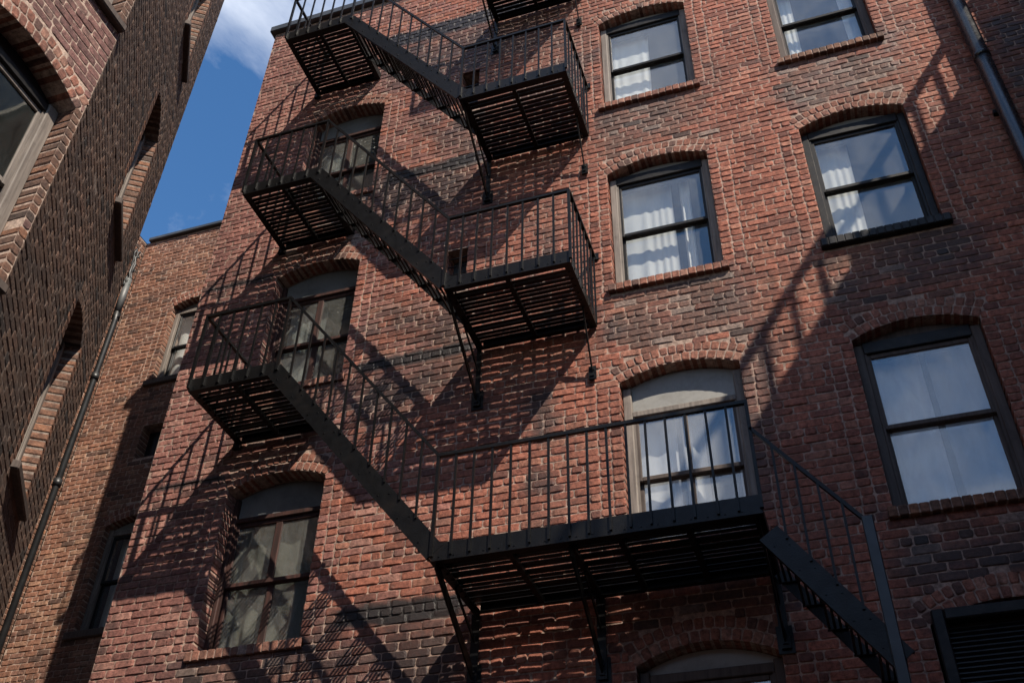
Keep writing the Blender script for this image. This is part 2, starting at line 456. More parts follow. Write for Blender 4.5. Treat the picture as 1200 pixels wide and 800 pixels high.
def palette(kind, n):
    r = RNG.random(n)
    if kind == 'red':
        A = np.array([.295, .110, .075]); B = np.array([.228, .086, .062]); Cc = np.array([.160, .068, .054]); D = np.array([.335, .150, .106])
    elif kind == 'mauve':
        A = np.array([.270, .122, .100]); B = np.array([.215, .094, .080]); Cc = np.array([.14, .070, .062]); D = np.array([.32, .168, .138])
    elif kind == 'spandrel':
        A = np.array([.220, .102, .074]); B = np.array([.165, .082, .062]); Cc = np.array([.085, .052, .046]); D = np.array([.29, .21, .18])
    elif kind == 'arch':
        A = np.array([.245, .105, .074]); B = np.array([.195, .086, .064]); Cc = np.array([.11, .06, .05]); D = np.array([.30, .16, .12])
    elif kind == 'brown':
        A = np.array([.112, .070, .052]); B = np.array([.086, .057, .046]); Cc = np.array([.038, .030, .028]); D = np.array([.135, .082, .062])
    elif kind == 'orange':
        A = np.array([.175, .090, .060]); B = np.array([.125, .072, .053]); Cc = np.array([.075, .052, .044]); D = np.array([.24, .116, .070])
    elif kind == 'plum':
        A = np.array([.175, .088, .080]); B = np.array([.135, .070, .066]); Cc = np.array([.08, .046, .045]); D = np.array([.21, .12, .105])
    else:   # tan
        A = np.array([.25, .125, .085]); B = np.array([.205, .108, .08]); Cc = np.array([.12, .07, .055]); D = np.array([.31, .18, .125])
    out = np.where(r[:, None] < .58, A, np.where(r[:, None] < .82, B, np.where(r[:, None] < .88, Cc, D)))
    return out * (0.86 + 0.28 * RNG.random((n, 1)))


FLAT = 1.0


def brick_geo(quads, depth, seed_jit=0.0021, proud=0.0018, cut=0.013):
    """quads (N,4,2) ccw in (u,z) -> local verts (N,24,3) (u,d,z) and the face pattern"""
    q = np.asarray(quads, float); N = len(q)
    q = q + RNG.normal(0, seed_jit, q.shape)
    oct_ = np.empty((N, 8, 2))
    ins = np.empty((N, 8, 2))
    cen = q.mean(1, keepdims=True)
    for i in range(4):
        a, p, b = q[:, i], q[:, i - 1], q[:, (i + 1) % 4]
        la = np.linalg.norm(p - a, axis=1, keepdims=True); lb = np.linalg.norm(b - a, axis=1, keepdims=True)
        c1 = np.minimum(cut * (0.4 + RNG.random((N, 1))), la * .3); c2 = np.minimum(cut * (0.4 + RNG.random((N, 1))), lb * .3)
        oct_[:, 2 * i] = a + (p - a) / la * c1; oct_[:, 2 * i + 1] = a + (b - a) / lb * c2
    v = oct_ - cen; L = np.linalg.norm(v, axis=2, keepdims=True)
    ins = cen + v * (1 - (0.0065 / np.maximum(np.abs(v).min(2, keepdims=True), 0.02)).clip(0, .22))
    out = np.empty((N, 24, 3))
    pr = RNG.normal(0, proud * FLAT, (N, 1))
    tl = RNG.normal(0, 0.0011 * FLAT, (N, 2))
    dep = np.asarray(depth, float).reshape(-1, 1) * np.ones((N, 1))
    out[:, :8, 0] = ins[:, :, 0]; out[:, :8, 2] = ins[:, :, 1]
    out[:, :8, 1] = pr + tl[:, :1] * np.sign(v[:, :, 0]) + tl[:, 1:] * np.sign(v[:, :, 1])
    out[:, 8:16, 0] = oct_[:, :, 0]; out[:, 8:16, 2] = oct_[:, :, 1]; out[:, 8:16, 1] = pr + 0.0046 * (FLAT * .7 + .3)
    out[:, 16:, 0] = oct_[:, :, 0]; out[:, 16:, 2] = oct_[:, :, 1]; out[:, 16:, 1] = dep
    return out


BF = [list(range(8))] + [[k, 8 + k, 8 + (k + 1) % 8, (k + 1) % 8] for k in range(8)] + [[8 + k, 16 + k, 16 + (k + 1) % 8, 8 + (k + 1) % 8] for k in range(8)]


def bricks_mesh(name, fr, quads, depth, cols, mat, parent, kind=None):
    g = brick_geo(quads, depth)
    N = len(g)
    v = fr.w(g.reshape(-1, 3))
    faces = [[i + 24 * k for i in f] for k in range(N) for f in BF]
    o = link_mesh(name, v, faces, mat, parent, cols=np.repeat(cols, 24, axis=0))
    if kind: o['kind'] = kind
    return o


TEMPL = {}


def brick_template(kind, mat, depth=0.035):
    """16 shared stretcher meshes for one brick kind"""
    key = (kind, mat.name)
    if key not in TEMPL:
        L, H = PL - MJ, PH - MJ
        q = np.tile(np.array([[-L / 2, -H / 2], [L / 2, -H / 2], [L / 2, H / 2], [-L / 2, H / 2]]), (16, 1, 1))
        g = brick_geo(q, depth); c = palette(kind, 16); ms = []
        for k in range(16):
            me = bpy.data.meshes.new('brick')
            me.from_pydata(g[k].tolist(), [], BF)
            a = me.attributes.new('col', 'FLOAT_COLOR', 'POINT')
            a.data.foreach_set('color', np.tile([*c[k], 1.0], 24))
            me.materials.append(mat); ms.append(me)
        TEMPL[key] = ms
    return TEMPL[key]


class Opening:
    def __init__(s, u0, u1, zs, zp, rise, ring=0.2):
        s.u0, s.u1, s.zs, s.zp, s.rise, s.ring = u0, u1, zs, zp, rise, ring
        if rise > 0:
            w = (u1 - u0) / 2
            s.R = (w * w + rise * rise) / (2 * rise); s.cz = zp + rise - s.R; s.cu = (u0 + u1) / 2

    def top(s, u):
        if s.rise <= 0: return s.zp
        d = abs(u - s.cu)
        return s.cz + math.sqrt(max(s.R ** 2 - d * d, 0))

    def outer(s, u):
        if s.ring <= 0: return s.top(u)
        d = abs(u - s.cu)
        if s.rise <= 0: return s.zp + s.ring
        return s.cz + math.sqrt(max((s.R + s.ring) ** 2 - d * d, 0))


def arch_quads(o, rings=2):
    out = []
    if o.ring <= 0 or o.rise <= 0: return out
    half = math.asin((o.u1 - o.u0) / 2 / o.R)
    t = o.ring / rings
    for r in range(rings):
        r0 = o.R + r * t + MJ * .5; r1 = o.R + (r + 1) * t - MJ * .5
        n = max(3, int(round(2 * half * (r0 + t / 2) / 0.078)))
        for k in range(n):
            a0 = -half + 2 * half * k / n + MJ * .55 / r0; a1 = -half + 2 * half * (k + 1) / n - MJ * .55 / r0
            P = lambda a, r_: (o.cu + r_ * math.sin(a), o.cz + r_ * math.cos(a))
            out.append([P(a0, r0), P(a1, r0), P(a1, r1), P(a0, r1)])
    return out


def lay_wall(u0, u1, z0, z1, ops, header_every=7, jamb=(0.105, 0.112)):
    """running bond with stacked jamb headers; returns quads, depth, zone"""
    Q, D, Z = [], [], []
    nrow = int((z1 - z0) / PH)
    for r in range(nrow):
        za, zb = z0 + r * PH + MJ / 2, z0 + (r + 1) * PH - MJ / 2
        zm = (za + zb) / 2
        cuts = []
        for o in ops:
            if o.zs - 0.075 < zm < o.zp: cuts.append((o.u0 - (0.035 if zm < o.zs else 0), o.u1 + (0.035 if zm < o.zs else 0), 'j'))
            elif o.zp <= zm < (o.outer((o.u0 + o.u1) / 2) + PH * .55):
                # chord of the extrados at this height
                if o.rise > 0:
                    Rr = o.R + o.ring; dz = zm - PH * .15 - o.cz
                    hw = math.sqrt(max(Rr * Rr - dz * dz, 0)) if dz < Rr else 0
                    half = (o.R + o.ring) * ((o.u1 - o.u0) / 2 / o.R)
                    # skewback at the springing
                    hs = (o.u1 - o.u0) / 2 / o.R * max(dz, 0) / math.sqrt(max(1 - ((o.u1 - o.u0) / 2 / o.R) ** 2, .01))
                    hw = min(hw, half, hs + .004) if dz < Rr else 0
                    if hw > 0.03: cuts.append((o.cu - hw, o.cu + hw, 'a'))
                elif zm < o.zp + o.ring: cuts.append((o.u0 - .08, o.u1 + .08, 'a'))
        cuts.sort()
        segs = []; cur = u0; lt = 'e'
        for a, b, k in cuts:
            if a > cur + 0.02: segs.append((cur, a, lt, k))
            cur = max(cur, b); lt = k
        if cur < u1 - 0.02: segs.append((cur, u1, lt, 'e'))
        hdr = (r % header_every == 3)
        for a, b, ka, kb in segs:
            lo, hi = a, b; pieces = []
            if ka == 'j' and b - a > .5:
                for w in jamb:
                    w *= RNG.uniform(.95, 1.05); pieces.append((lo, lo + w, ka if not pieces else '')); lo += w
            right = []
            if kb == 'j' and b - a > .5:
                for w in jamb:
                    w *= RNG.uniform(.95, 1.05); right.append((hi - w, hi, kb if not right else '')); hi -= w
            step = PL / 2 if hdr else PL
            # start phase of the bond
            ph = (0.5 * step if r % 2 else 0.0) + RNG.normal(0, .012)
            k0 = math.floor((lo - ph) / step)
            x = lo; k = k0 + 1
            while x < hi - 1e-6:
                nx = min(hi, ph + k * step + RNG.normal(0, .006)); k += 1
                if hi - nx < 0.05: nx = hi
                if nx - x < 0.05 and pieces: 
                    if nx < hi: continue
                if nx - x > 0.03: pieces.append((x, nx, ''))
                x = nx
            pieces += right
            for (x0, x1, t) in pieces:
                ga = 0 if (x0 == a and ka == 'j') else MJ / 2
                gb = 0 if (x1 == b and kb == 'j') else MJ / 2
                Q.append([(x0 + ga, za), (x1 - gb, za), (x1 - gb, zb), (x0 + ga, zb)])
                D.append(0.26 if (t == 'j' or (x0 == a and ka == 'j') or (x1 == b and kb == 'j')) else 0.035)
                zone = 0
                for o in ops:
                    if o.u0 - .06 < (x0 + x1) / 2 < o.u1 + .06 and o.zs - 1.1 < zm < o.zs: zone = 1
                Z.append(zone)
    return np.array(Q), np.array(D), np.array(Z)


def backing(fr, u0, u1, z0, z1, ops, d=0.0082, reveal=0.34):
    """mortar sheet with arched holes and reveals"""
    mb = MB(fr)
    us = {u0, u1}
    for o in ops:
        n = 10 if o.rise > 0 else 1
        for k in range(n + 1): us.add(round(o.u0 + (o.u1 - o.u0) * k / n, 5))
    us = sorted(us)
    e = 0.007
    for a, b in zip(us[:-1], us[1:]):
        m = (a + b) / 2
        inside = sorted([o for o in ops if o.u0 < m < o.u1], key=lambda o: o.zs)
        za, zb = z0, z0
        for o in inside:
            mb.add([(a, d, za), (b, d, zb), (b, d, o.zs), (a, d, o.zs)], [(0, 1, 2, 3)])
            za, zb = o.top(a) + e, o.top(b) + e
            mb.add([(a, d, za), (b, d, zb), (b, reveal, zb), (a, reveal, za)], [(0, 1, 2, 3)])
            mb.add([(a, d, o.zs), (b, d, o.zs), (b, reveal, o.zs), (a, reveal, o.zs)], [(0, 1, 2, 3)])
        mb.add([(a, d, za), (b, d, zb), (b, d, z1), (a, d, z1)], [(0, 1, 2, 3)])
    for o in ops:
        for u in (o.u0 - e, o.u1 + e):
            mb.add([(u, d + .002, o.zs), (u, reveal, o.zs), (u, reveal, o.zp + e), (u, d + .002, o.zp + e)], [(0, 1, 2, 3)])
    return mb


def build_wall(bld, fr, u0, u1, z0, z1, ops, mats, kinds, nsingle, brick_z0=None, header_every=7, stuff_name='brickwork', narch=0, zkind=None):
    """wall part with single bricks (the largest in the picture) and the rest of the brickwork"""
    mbk, mmo, mar = mats
    wall = backing(fr, u0, u1, z0, z1, ops, d=.0082 if FLAT > .9 else .0045).build('wall', mmo, bld)
    bz = z0 if brick_z0 is None else brick_z0
    bz = z0 + math.ceil((bz - z0) / PH) * PH
    Q, D, Z = lay_wall(u0, u1, bz, z1, ops, header_every)
    cols = palette(kinds[0], len(Q))
    kid = np.zeros(len(Q), int)
    cen = Q.mean(1)
    if len(kinds) > 2:      # blend into a second colour towards the left end
        t = np.clip((-1.2 - cen[:, 0]) / 2.6, 0, 1); pick = RNG.random(len(Q)) < t
        alt = palette(kinds[2], len(Q)); cols[pick] = alt[pick]; kid[pick] = 2
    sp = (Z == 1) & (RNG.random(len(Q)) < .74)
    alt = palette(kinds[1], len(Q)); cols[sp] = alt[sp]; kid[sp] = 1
    if zkind is not None:
        kk = D > .1; alt = palette(zkind, len(Q)); cols[kk] = alt[kk]
    # choose the single bricks: full stretchers, in the frame, largest first
    wpt = fr.w(np.column_stack([cen[:, 0], np.zeros(len(Q)), cen[:, 1]]))
    e0 = project(fr.w(np.column_stack([Q[:, 0, 0], np.zeros(len(Q)), Q[:, 0, 1]])))
    e1 = project(fr.w(np.column_stack([Q[:, 2, 0], np.zeros(len(Q)), Q[:, 2, 1]])))
    u, v, dd = project(wpt)
    ln = Q[:, 1, 0] - Q[:, 0, 0]
    area = np.abs(e1[0] - e0[0]) * np.abs(e1[1] - e0[1])
    pm = paint_shade_mask(wpt[:, 0], wpt[:, 2]) if mbk is M['brick'] else np.zeros(len(Q))
    ok = (pm < .12) & (u > 4) & (u < 1196) & (v > 4) & (v < 796) & (dd > 0) & (np.abs(ln - (PL - MJ)) < .035) & (D < .1)
    idx = np.where(ok)[0]; idx = idx[np.argsort(-area[idx])][:nsingle]
    single = np.zeros(len(Q), bool); single[idx] = True
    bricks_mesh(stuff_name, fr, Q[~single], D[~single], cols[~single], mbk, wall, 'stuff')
    for i in idx:
        ms = brick_template(kinds[kid[i]], mbk)
        put('brick', ms[int(RNG.integers(16))], wpt[i] + fr.n * RNG.normal(0, .0015), wall, fr.ang, (ln[i] / (PL - MJ), 1, 1))
    for o in ops:
        aq = arch_quads(o)
        if not aq: continue
        aq = np.array(aq); ac = palette('arch' if kinds[0] != 'brown' else 'brown', len(aq))
        if narch > 0:
            g = MB(fr)
            n = 16; half = math.asin((o.u1 - o.u0) / 2 / o.R)
            V, F = [], []
            for k in range(n + 1):
                a = -half + 2 * half * k / n
                for r_ in (o.R + .003, o.R + o.ring - .003):
                    V.append((o.cu + r_ * math.sin(a), 0.0070, o.cz + r_ * math.cos(a)))
            F = [(2 * k, 2 * k + 2, 2 * k + 3, 2 * k + 1) for k in range(n)]
            core = MB(fr).add(V, F).build('window_arch', mmo, bld)
            for q, c in zip(aq, ac):
                bricks_mesh('arch_brick', fr, q[None], [0.19], c[None], mar, core)
            narch -= 1
        else:
            bricks_mesh('window_arch', fr, aq, np.full(len(aq), .19), ac, mar, bld)
    return wall


def brick_sill(bld, fr, o, mat, mm, kind='arch', proud=0.055, over=0.05, wood=None):
    """a row of bricks on edge, sloping slightly outwards"""
    a, b = o.u0 - over, o.u1 + over
    z1 = o.zs + 0.012; z0 = z1 - 0.088
    core = MB(fr).box(a + .004, b - .004, -proud + .008, 0.14, z0 + .004, z1 - .008).build('window_sill', mm, bld)
    n = max(4, int(round((b - a) / 0.079)))
    cols = palette(kind, n)
    for k in range(n):
        x0 = a + (b - a) * k / n + .004; x1 = a + (b - a) * (k + 1) / n - .004
        g = MB(fr).bbox(x0, x1, -proud + RNG.normal(0, .002), .02 + (.12 if False else .1), z0 + RNG.normal(0, .0015), z1 + RNG.normal(0, .002), .007)
        link_mesh('sill_brick', g.v, g.f, mat, core, cols=np.tile(cols[k], (len(g.v), 1)))
    return core


def arch_panel(fr, o, a, b, zlow, d0, d1, inset=0.006):
    """flat filler under an arch: from zlow up to the curve"""
    n = 12; V = []; F = []
    for k in range(n + 1):
        u = a + (b - a) * k / n; zt = o.top(u) - inset
        for d in (d0, d1):
            V.append((u, d, zlow)); V.append((u, d, zt))
    for k in range(n):
        i = 4 * k
        F += [(i, i + 4, i + 5, i + 1), (i + 2, i + 3, i + 7, i + 6), (i, i + 2, i + 6, i + 4), (i + 1, i + 5, i + 7, i + 3)]
    F += [(0, 1, 3, 2), (4 * n, 4 * n + 2, 4 * n + 3, 4 * n + 1)]
    return MB(fr).add(V, F)


def room(bld, fr, o, depth=2.6, side=.5):
    a, b, z0, z1 = o.u0 - side, o.u1 + side, o.zs - .5, o.zp + max(o.rise, 0) + .25
    mb = MB(fr); d0 = 0.345
    mb.add([(a, d0, z0), (b, d0, z0), (b, depth, z0), (a, depth, z0), (a, d0, z1), (b, d0, z1), (b, depth, z1), (a, depth, z1)],
           [(0, 1, 2, 3), (7, 6, 5, 4), (1, 5, 6, 2), (2, 6, 7, 3), (3, 7, 4, 0)])
    # inner face of the outer wall round the hole
    h0, h1 = o.zs, o.zp + max(o.rise, 0)
    for (x0, x1, za, zb) in ((a, o.u0, z0, z1), (o.u1, b, z0, z1), (o.u0, o.u1, z0, h0), (o.u0, o.u1, h1, z1)):
        mb.add([(x0, d0, za), (x1, d0, za), (x1, d0, zb), (x0, d0, zb)], [(3, 2, 1, 0)])
    return mb.build('room', M['room'], bld)


def sash_window(bld, fr, o, mat_f, mat_s, glass, d=0.105, jw=0.075, head=0.075, cut=0.0, mull=0.0, panel=None, split=0.5, topup=0.0, pmat=None, hmat=None):
    """double-hung window; panel = height of a solid or glazed field above the head"""
    a, b = o.u0 + .002, o.u1 - .002
    zl = o.zs + .014
    ph = panel or 0.0
    ztop = o.zp - 0.03 - ph + topup
    f = MB(fr)
    f.bbox(a, a + jw, d, d + .11, zl, o.zp - .002, .008); f.bbox(b - jw, b, d, d + .11, zl, o.zp - .002, .008)
    h = MB(fr).bbox(a + jw + .001, b - jw - .001, d + .004, d + .11, ztop - head, ztop, .006)
    f.bbox(a + jw + .001, b - jw - .001, d + .004, d + .12, zl, zl + .055, .006)
    # stop beads
    f.box(a + jw, a + jw + .018, d + .016, d + .034, zl + .055, ztop - head); f.box(b - jw - .018, b - jw, d + .016, d + .034, zl + .055, ztop - head)
    w = f.build('window', mat_f, bld)
    h.build('window_head', hmat or mat_f, w)
    arch_panel(fr, o, a + .004, b - .004, ztop + .002, d + .045, d + .085).build('arch_panel', pmat or M['panel_grey'], w)
    i0, i1 = a + jw + .003, b - jw - .003
    zb, zt = zl + .057, ztop - head - .002
    zm = zb + (zt - zb) * split
    st = .042
    for nm, za, zc, dd in (('upper_sash', zm - .02, zt, d + .030), ('lower_sash', zb, zm + .024, d + .072)):
        s = MB(fr)
        s.bbox(i0, i0 + st, dd, dd + .036, za, zc, .005); s.bbox(i1 - st, i1, dd, dd + .036, za, zc, .005)
        s.bbox(i0 + st, i1 - st, dd, dd + .036, za, za + (.052 if nm == 'lower_sash' else .044), .005)
        s.bbox(i0 + st, i1 - st, dd, dd + .036, zc - .042, zc, .005)
        if mull:
            c = (i0 + i1) / 2; s.bbox(c - mull / 2, c + mull / 2, dd + .003, dd + .033, za + .04, zc - .04, .004)
        so = s.build(nm, mat_s, w)
        spans = [(i0 + st, i1 - st)] if not mull else [(i0 + st, (i0 + i1) / 2 - mull / 2), ((i0 + i1) / 2 + mull / 2, i1 - st)]
        for (x0, x1) in spans:
            MB(fr).box(x0 - .004, x1 + .004, dd + .016, dd + .020, za + .035, zc - .035).build('pane', glass, w)
    return w


def curtain(fr, u0, u1, z0, z1, d, label, mat, waves=5, amp=0.007, group='curtains hanging behind the windows', gather=0.0):
    nu, nz = 40, 14; V = []; F = []
    ph = random.uniform(0, 6); w2 = random.uniform(.35, .7); sk = random.uniform(-.03, .03)
    for th in (0.0, 0.003):
        for j in range(nz + 1):
            t = j / nz; z = z0 + (z1 - z0) * t
            for i in range(nu + 1):
                s = i / nu; g = gather * math.sin(math.pi * min(1, (1 - t) * 1.2)) 
                u = u0 + (u1 - u0) * s * (1 - g) + sk * (1 - t) * (1 if s > .5 else 0) * (2 * s - 1)
                a = amp * (0.55 + .45 * (1 - t))
                dd = d + a * math.sin((s + .10 * math.sin(5 * s + ph)) * waves * 6.283 + ph + .9 * math.sin(2 * t + ph)) + .5 * a * math.sin(s * waves * 6.283 * w2 + ph * 2 + t)
                V.append((u, dd + th, z))
    k = (nu + 1) * (nz + 1)
    for th in (0, 1):
        for j in range(nz):
            for i in range(nu):
                q = th * k + j * (nu + 1) + i
                f = (q, q + 1, q + nu + 2, q + nu + 1); F.append(f if th == 0 else f[::-1])
    for j in range(nz):
        for i in (0, nu):
            q = j * (nu + 1) + i; F.append((q, q + nu + 1, q + nu + 1 + k, q + k))
    for i in range(nu):
        for j in (0, nz):
            q = j * (nu + 1) + i; F.append((q, q + 1, q + 1 + k, q + k))
    o = MB(fr).add(V, F).build('curtain', mat, None, smooth=True)
    return tag(o, label, 'curtain', group)


# ------------------------------------------------------------------ setting
GZ = -7.5
g = MB().add([(-600, -600, GZ), (600, -600, GZ), (600, 600, GZ), (-600, 600, GZ)], [(0, 1, 2, 3)]).build('ground', M['asphalt'])
tag(g, 'dark asphalt ground of the alley', None, None, 'structure')

# ------------------------------------------------------------------ main building
FR = Frame((0, 0, 0), (0, -1))
XL, XR, ROOF = -5.03, 5.25, 8.02
HW = 1.1
ops = {}
for i, zp in enumerate((0.0, 2.9, 5.8)):
    ops['B%d' % (i + 1)] = Opening(0.0, 1.10, zp - 1.70, zp, 0.13)
    ops['C%d' % (i + 1)] = Opening(2.07, 3.12, zp - 1.70, zp, 0.13)
    ops['A%d' % (i + 1)] = Opening(-4.0, -2.93, zp - .445 - 1.68, zp - .445, 0.13)
ops['B0'] = Opening(0.0, 1.08, -4.4, -2.70, 0.14)
ops['C0'] = Opening(2.12, 3.22, -4.4, -2.64, 0.14)
ops['A0'] = Opening(-4.0, -2.93, -5.0, -3.34, 0.13)
holes = [Opening(-1.84, -1.60, 1.62, 2.26, 0, 0), Opening(-1.84, -1.60, 4.75, 5.55, 0, 0)]
bld = empty('brick_building', (0, 2.5, GZ), 'red brick tenement carrying the black fire escape and arched windows', 'building')
build_wall(bld, FR, XL, XR, GZ + .003, ROOF - .1, list(ops.values()) + holes, (M['brick'], M['mortar'], M['arch']), ('red', 'spandrel', 'mauve'), 300,
           brick_z0=-5.6, narch=8)
# body, roof and coping
b = MB()
b.add([(XL, .0115, GZ), (XL, 6, GZ), (XL, 6, ROOF - .1), (XL, .0115, ROOF - .1)], [(0, 3, 2, 1)])
b.add([(XR, .0115, GZ), (XR, 6, GZ), (XR, 6, ROOF - .1), (XR, .0115, ROOF - .1)], [(0, 1, 2, 3)])
b.add([(XL, 6, GZ), (XR, 6, GZ), (XR, 6, ROOF - .1), (XL, 6, ROOF - .1)], [(3, 2, 1, 0)])
b.build('side_wall', M['mortar'], bld)
MB().add([(XL, .0115, ROOF - .1), (XR, .0115, ROOF - .1), (XR, 6, ROOF - .1), (XL, 6, ROOF - .1)], [(0, 1, 2, 3)]).build('roof', M['roof'], bld)
c = MB(); c.bbox(XL - .07, XR, -.07, .30, ROOF - .1, ROOF + .03, .012); c.bbox(XL - .07, XL + .3, .301, 6.05, ROOF - .1, ROOF + .03, .012)
c.build('coping', M['coping'], bld)
for k, o in ops.items():
    room(bld, FR, o)
for h in holes:
    v = MB(FR).add([(h.u0, .2, h.zs), (h.u1, .2, h.zs), (h.u1, .2, h.zp), (h.u0, .2, h.zp)], [(0, 1, 2, 3)]).build('vent_opening', M['louvre'], bld)
    for k in range(5):
        MB(FR).bar((h.u0, .06, h.zs + .08 + k * .12), (h.u1, .06, h.zs + .08 + k * .12), .012, .012).build('vent_bar', M['iron'], v)
# right-hand windows
for k in ('B2', 'B3'):
    sash_window(bld, FR, ops[k], M['frame_grey'], M['frame_black'], M['glass'], d=.10, topup=.055, head=.12, hmat=M['frame_black'])  # black heads: shade under the arch put into their colour
for k in ('C2', 'C3'):
    sash_window(bld, FR, ops[k], M['frame_black'] if k == 'C2' else M['frame_brown'], M['frame_black'], M['glass'], d=.10, topup=.055, head=.12, hmat=M['frame_black'])  # head colour again holds the arch shade
sash_window(bld, FR, ops['C1'], M['frame_brown'], M['frame_brown'], M['glass_blue'], d=.09, jw=.08, topup=.05, head=.12, hmat=M['frame_black'], pmat=M['frame_brown'])  # black head on a brown frame, arch shade put into its colour
sash_window(bld, FR, ops['B1'], M['frame_grey'], M['frame_brown'], M['glass_blue'], d=.10, panel=.24, mull=.035, jw=.08, head=.06)
sash_window(bld, FR, ops['B0'], M['frame_brown'], M['frame_brown'], M['glass_dirty'], d=.10, mull=.03)
for k in ('B2', 'B3', 'C1', 'C3', 'B1'):
    brick_sill(bld, FR, ops[k], M['arch'], M['mortar'], 'orange' if k in ('C1', 'C3') else 'arch')
s = MB(FR).bbox(ops['C2'].u0 - .06, ops['C2'].u1 + .06, -.06, .12, ops['C2'].zs - .085, ops['C2'].zs + .012, .01)
cs = s.build('window_sill', M['frame_black'], bld)
for k in range(16):
    a = ops['C2'].u0 - .055 + k * .0725
    MB(FR).bbox(a, a + .067, -.066, -.02, ops['C2'].zs - .08, ops['C2'].zs + .016, .006).build('sill_brick', M['frame_black'], cs)
# left-hand windows on the fire escape
for k in ('A1', 'A2', 'A3', 'A0'):
    w = sash_window(bld, FR, ops[k], M['frame_red'], M['frame_red'], M['glass_dirty'], d=.155, pmat=M['panel_dark'], panel=.20, mull=.07, jw=.05, head=.05)
    brick_sill(bld, FR, ops[k], M['arch'], M['mortar'], 'spandrel', proud=.03)
# the window with the black louvre screen
o = ops['C0']
w = MB(FR); a, b2, zt, zl = o.u0 + .02, o.u1 - .0, o.zp + .10, o.zs
w.bbox(a, a + .085, -.045, .10, zl, zt, .01); w.bbox(b2 - .085, b2, -.045, .10, zl, zt, .01); w.bbox(a + .086, b2 - .086, -.045, .10, zt - .085, zt, .01)
w = w.build('window', M['frame_black'], bld)
MB(FR).box(a + .086, b2 - .086, .06, .07, zl, zt - .086).build('screen_backing', M['louvre'], w)
z = zl + .03
while z < zt - .11:
    MB(FR).bar((a + .09, .03, z), (b2 - .09, .03, z), .030, .007, up=(0, .6, 1)).build('louvre_slat', M['louvre'], w)
    z += .036

# curtains
W = {}
def cur(k, a, b_, lab, mat=None, z0=.08, z1=-.06, d=.30, **kw):
    o = ops[k]; u0 = o.u0 + (o.u1 - o.u0) * a; u1 = o.u0 + (o.u1 - o.u0) * b_
    curtain(FR, u0, u1, o.zs + z0, o.zp + z1, d, lab, mat or M['curtain'], **kw)
cur('B2', .03, .58, 'wide white curtain in the left half of the window beside the middle balcony', waves=6)
cur('B2', .66, .76, 'narrow white curtain strip in the middle of the window beside the middle balcony', waves=2, amp=.02)
cur('B3', .03, .52, 'grey-white pleated curtain in the left half of the top window near the fire escape', waves=6)
cur('C2', .02, .42, 'white curtain in the left part of the black-framed window left of the drainpipe', waves=4)
cur('C3', .02, .27, 'white curtain at the left side of the cut-off window at the top edge', waves=3)
cur('C3', .76, .98, 'white curtain at the right side of the cut-off window at the top edge', waves=3)
cur('C1', .55, .98, 'sheer curtain in the right half of the large brown-framed window at the right edge', M['curtain_sheer'], waves=3)
cur('C1', .02, .50, 'pale curtain in the left half of the large brown-framed window at the right edge', waves=4, amp=.02)
cur('B1', .03, .40, 'pale curtain behind the left panes of the window on the lowest balcony', waves=4)
cur('B1', .44, .62, 'narrow pale curtain beside the mullion of the window on the lowest balcony', waves=2, amp=.02)
cur('B1', .86, .98, 'pale curtain at the right jamb of the window on the lowest balcony', waves=2, amp=.02)
cur('A1', .05, .95, 'yellowed torn curtain behind the lowest dirty window at the left', M['curtain_old'], waves=7, amp=.02)
cur('A2', .10, .55, 'grey curtain behind the dirty window on the lower left landing', M['curtain'], waves=4, z1=-.3)
cur('A3', .10, .50, 'blue-white curtain behind the dirty window on the upper left landing', M['curtain'], waves=3, z1=-.4)

# ------------------------------------------------------------------ rear building
RY = 2.7
FB = Frame((0, RY, 0), (0, -1))
RX0, RTOP = -8.91, 7.16
rear = empty('rear_building', (-6.5, RY + 2, GZ), 'lower tan brick building set back behind the tenement corner, half in shadow', 'building')
ro = [Opening(-7.90, -6.9, 3.84, 5.40, .12), Opening(-7.90, -6.9, -.26, 1.30, .12)]
rh = Opening(-7.78, -7.2, 2.40, 2.98, 0, 0)
build_wall(rear, FB, RX0, -4.2, GZ + .003, RTOP, ro + [rh], (M['brick_tan'], M['mortar_tan'], M['brick_tan']), ('tan', 'tan'), 300, brick_z0=-2.2, stuff_name='brickwork', narch=2)
FS = Frame((RX0, 0, 0), (1, 0))
build_wall(rear, FS, 0.6, RY, GZ + .003, RTOP, [], (M['brick_tan'], M['mortar_tan'], M['brick_tan']), ('orange', 'orange'), 0, brick_z0=-2.2)
b = MB()
b.add([(-4.2, RY + .0115, GZ), (-4.2, RY + 5, GZ), (-4.2, RY + 5, RTOP), (-4.2, RY + .0115, RTOP)], [(0, 1, 2, 3)])
b.add([(RX0 - 4, RY + 5, GZ), (-4.2, RY + 5, GZ), (-4.2, RY + 5, RTOP), (RX0 - 4, RY + 5, RTOP)], [(3, 2, 1, 0)])
b.add([(RX0 - .0115, .6, GZ), (RX0 - 4, .6, GZ), (RX0 - 4, .6, RTOP), (RX0 - .0115, .6, RTOP)], [(3, 2, 1, 0)])
b.add([(RX0 - 4, .6, GZ), (RX0 - 4, RY + 5, GZ), (RX0 - 4, RY + 5, RTOP), (RX0 - 4, .6, RTOP)], [(3, 2, 1, 0)])
b.build('side_wall', M['mortar_tan'], rear)
MB().add([(RX0 - 4, .6, RTOP), (RX0, .6, RTOP), (RX0, RY, RTOP), (-4.2, RY, RTOP), (-4.2, RY + 5, RTOP), (RX0 - 4, RY + 5, RTOP)], [(0, 1, 2, 3, 4, 5)]).build('roof', M['roof'], rear)
c = MB(); c.bbox(RX0 + .06, -4.2, RY - .06, RY + .25, RTOP + .002, RTOP + .08, .012)
c.build('coping', M['coping'], rear)
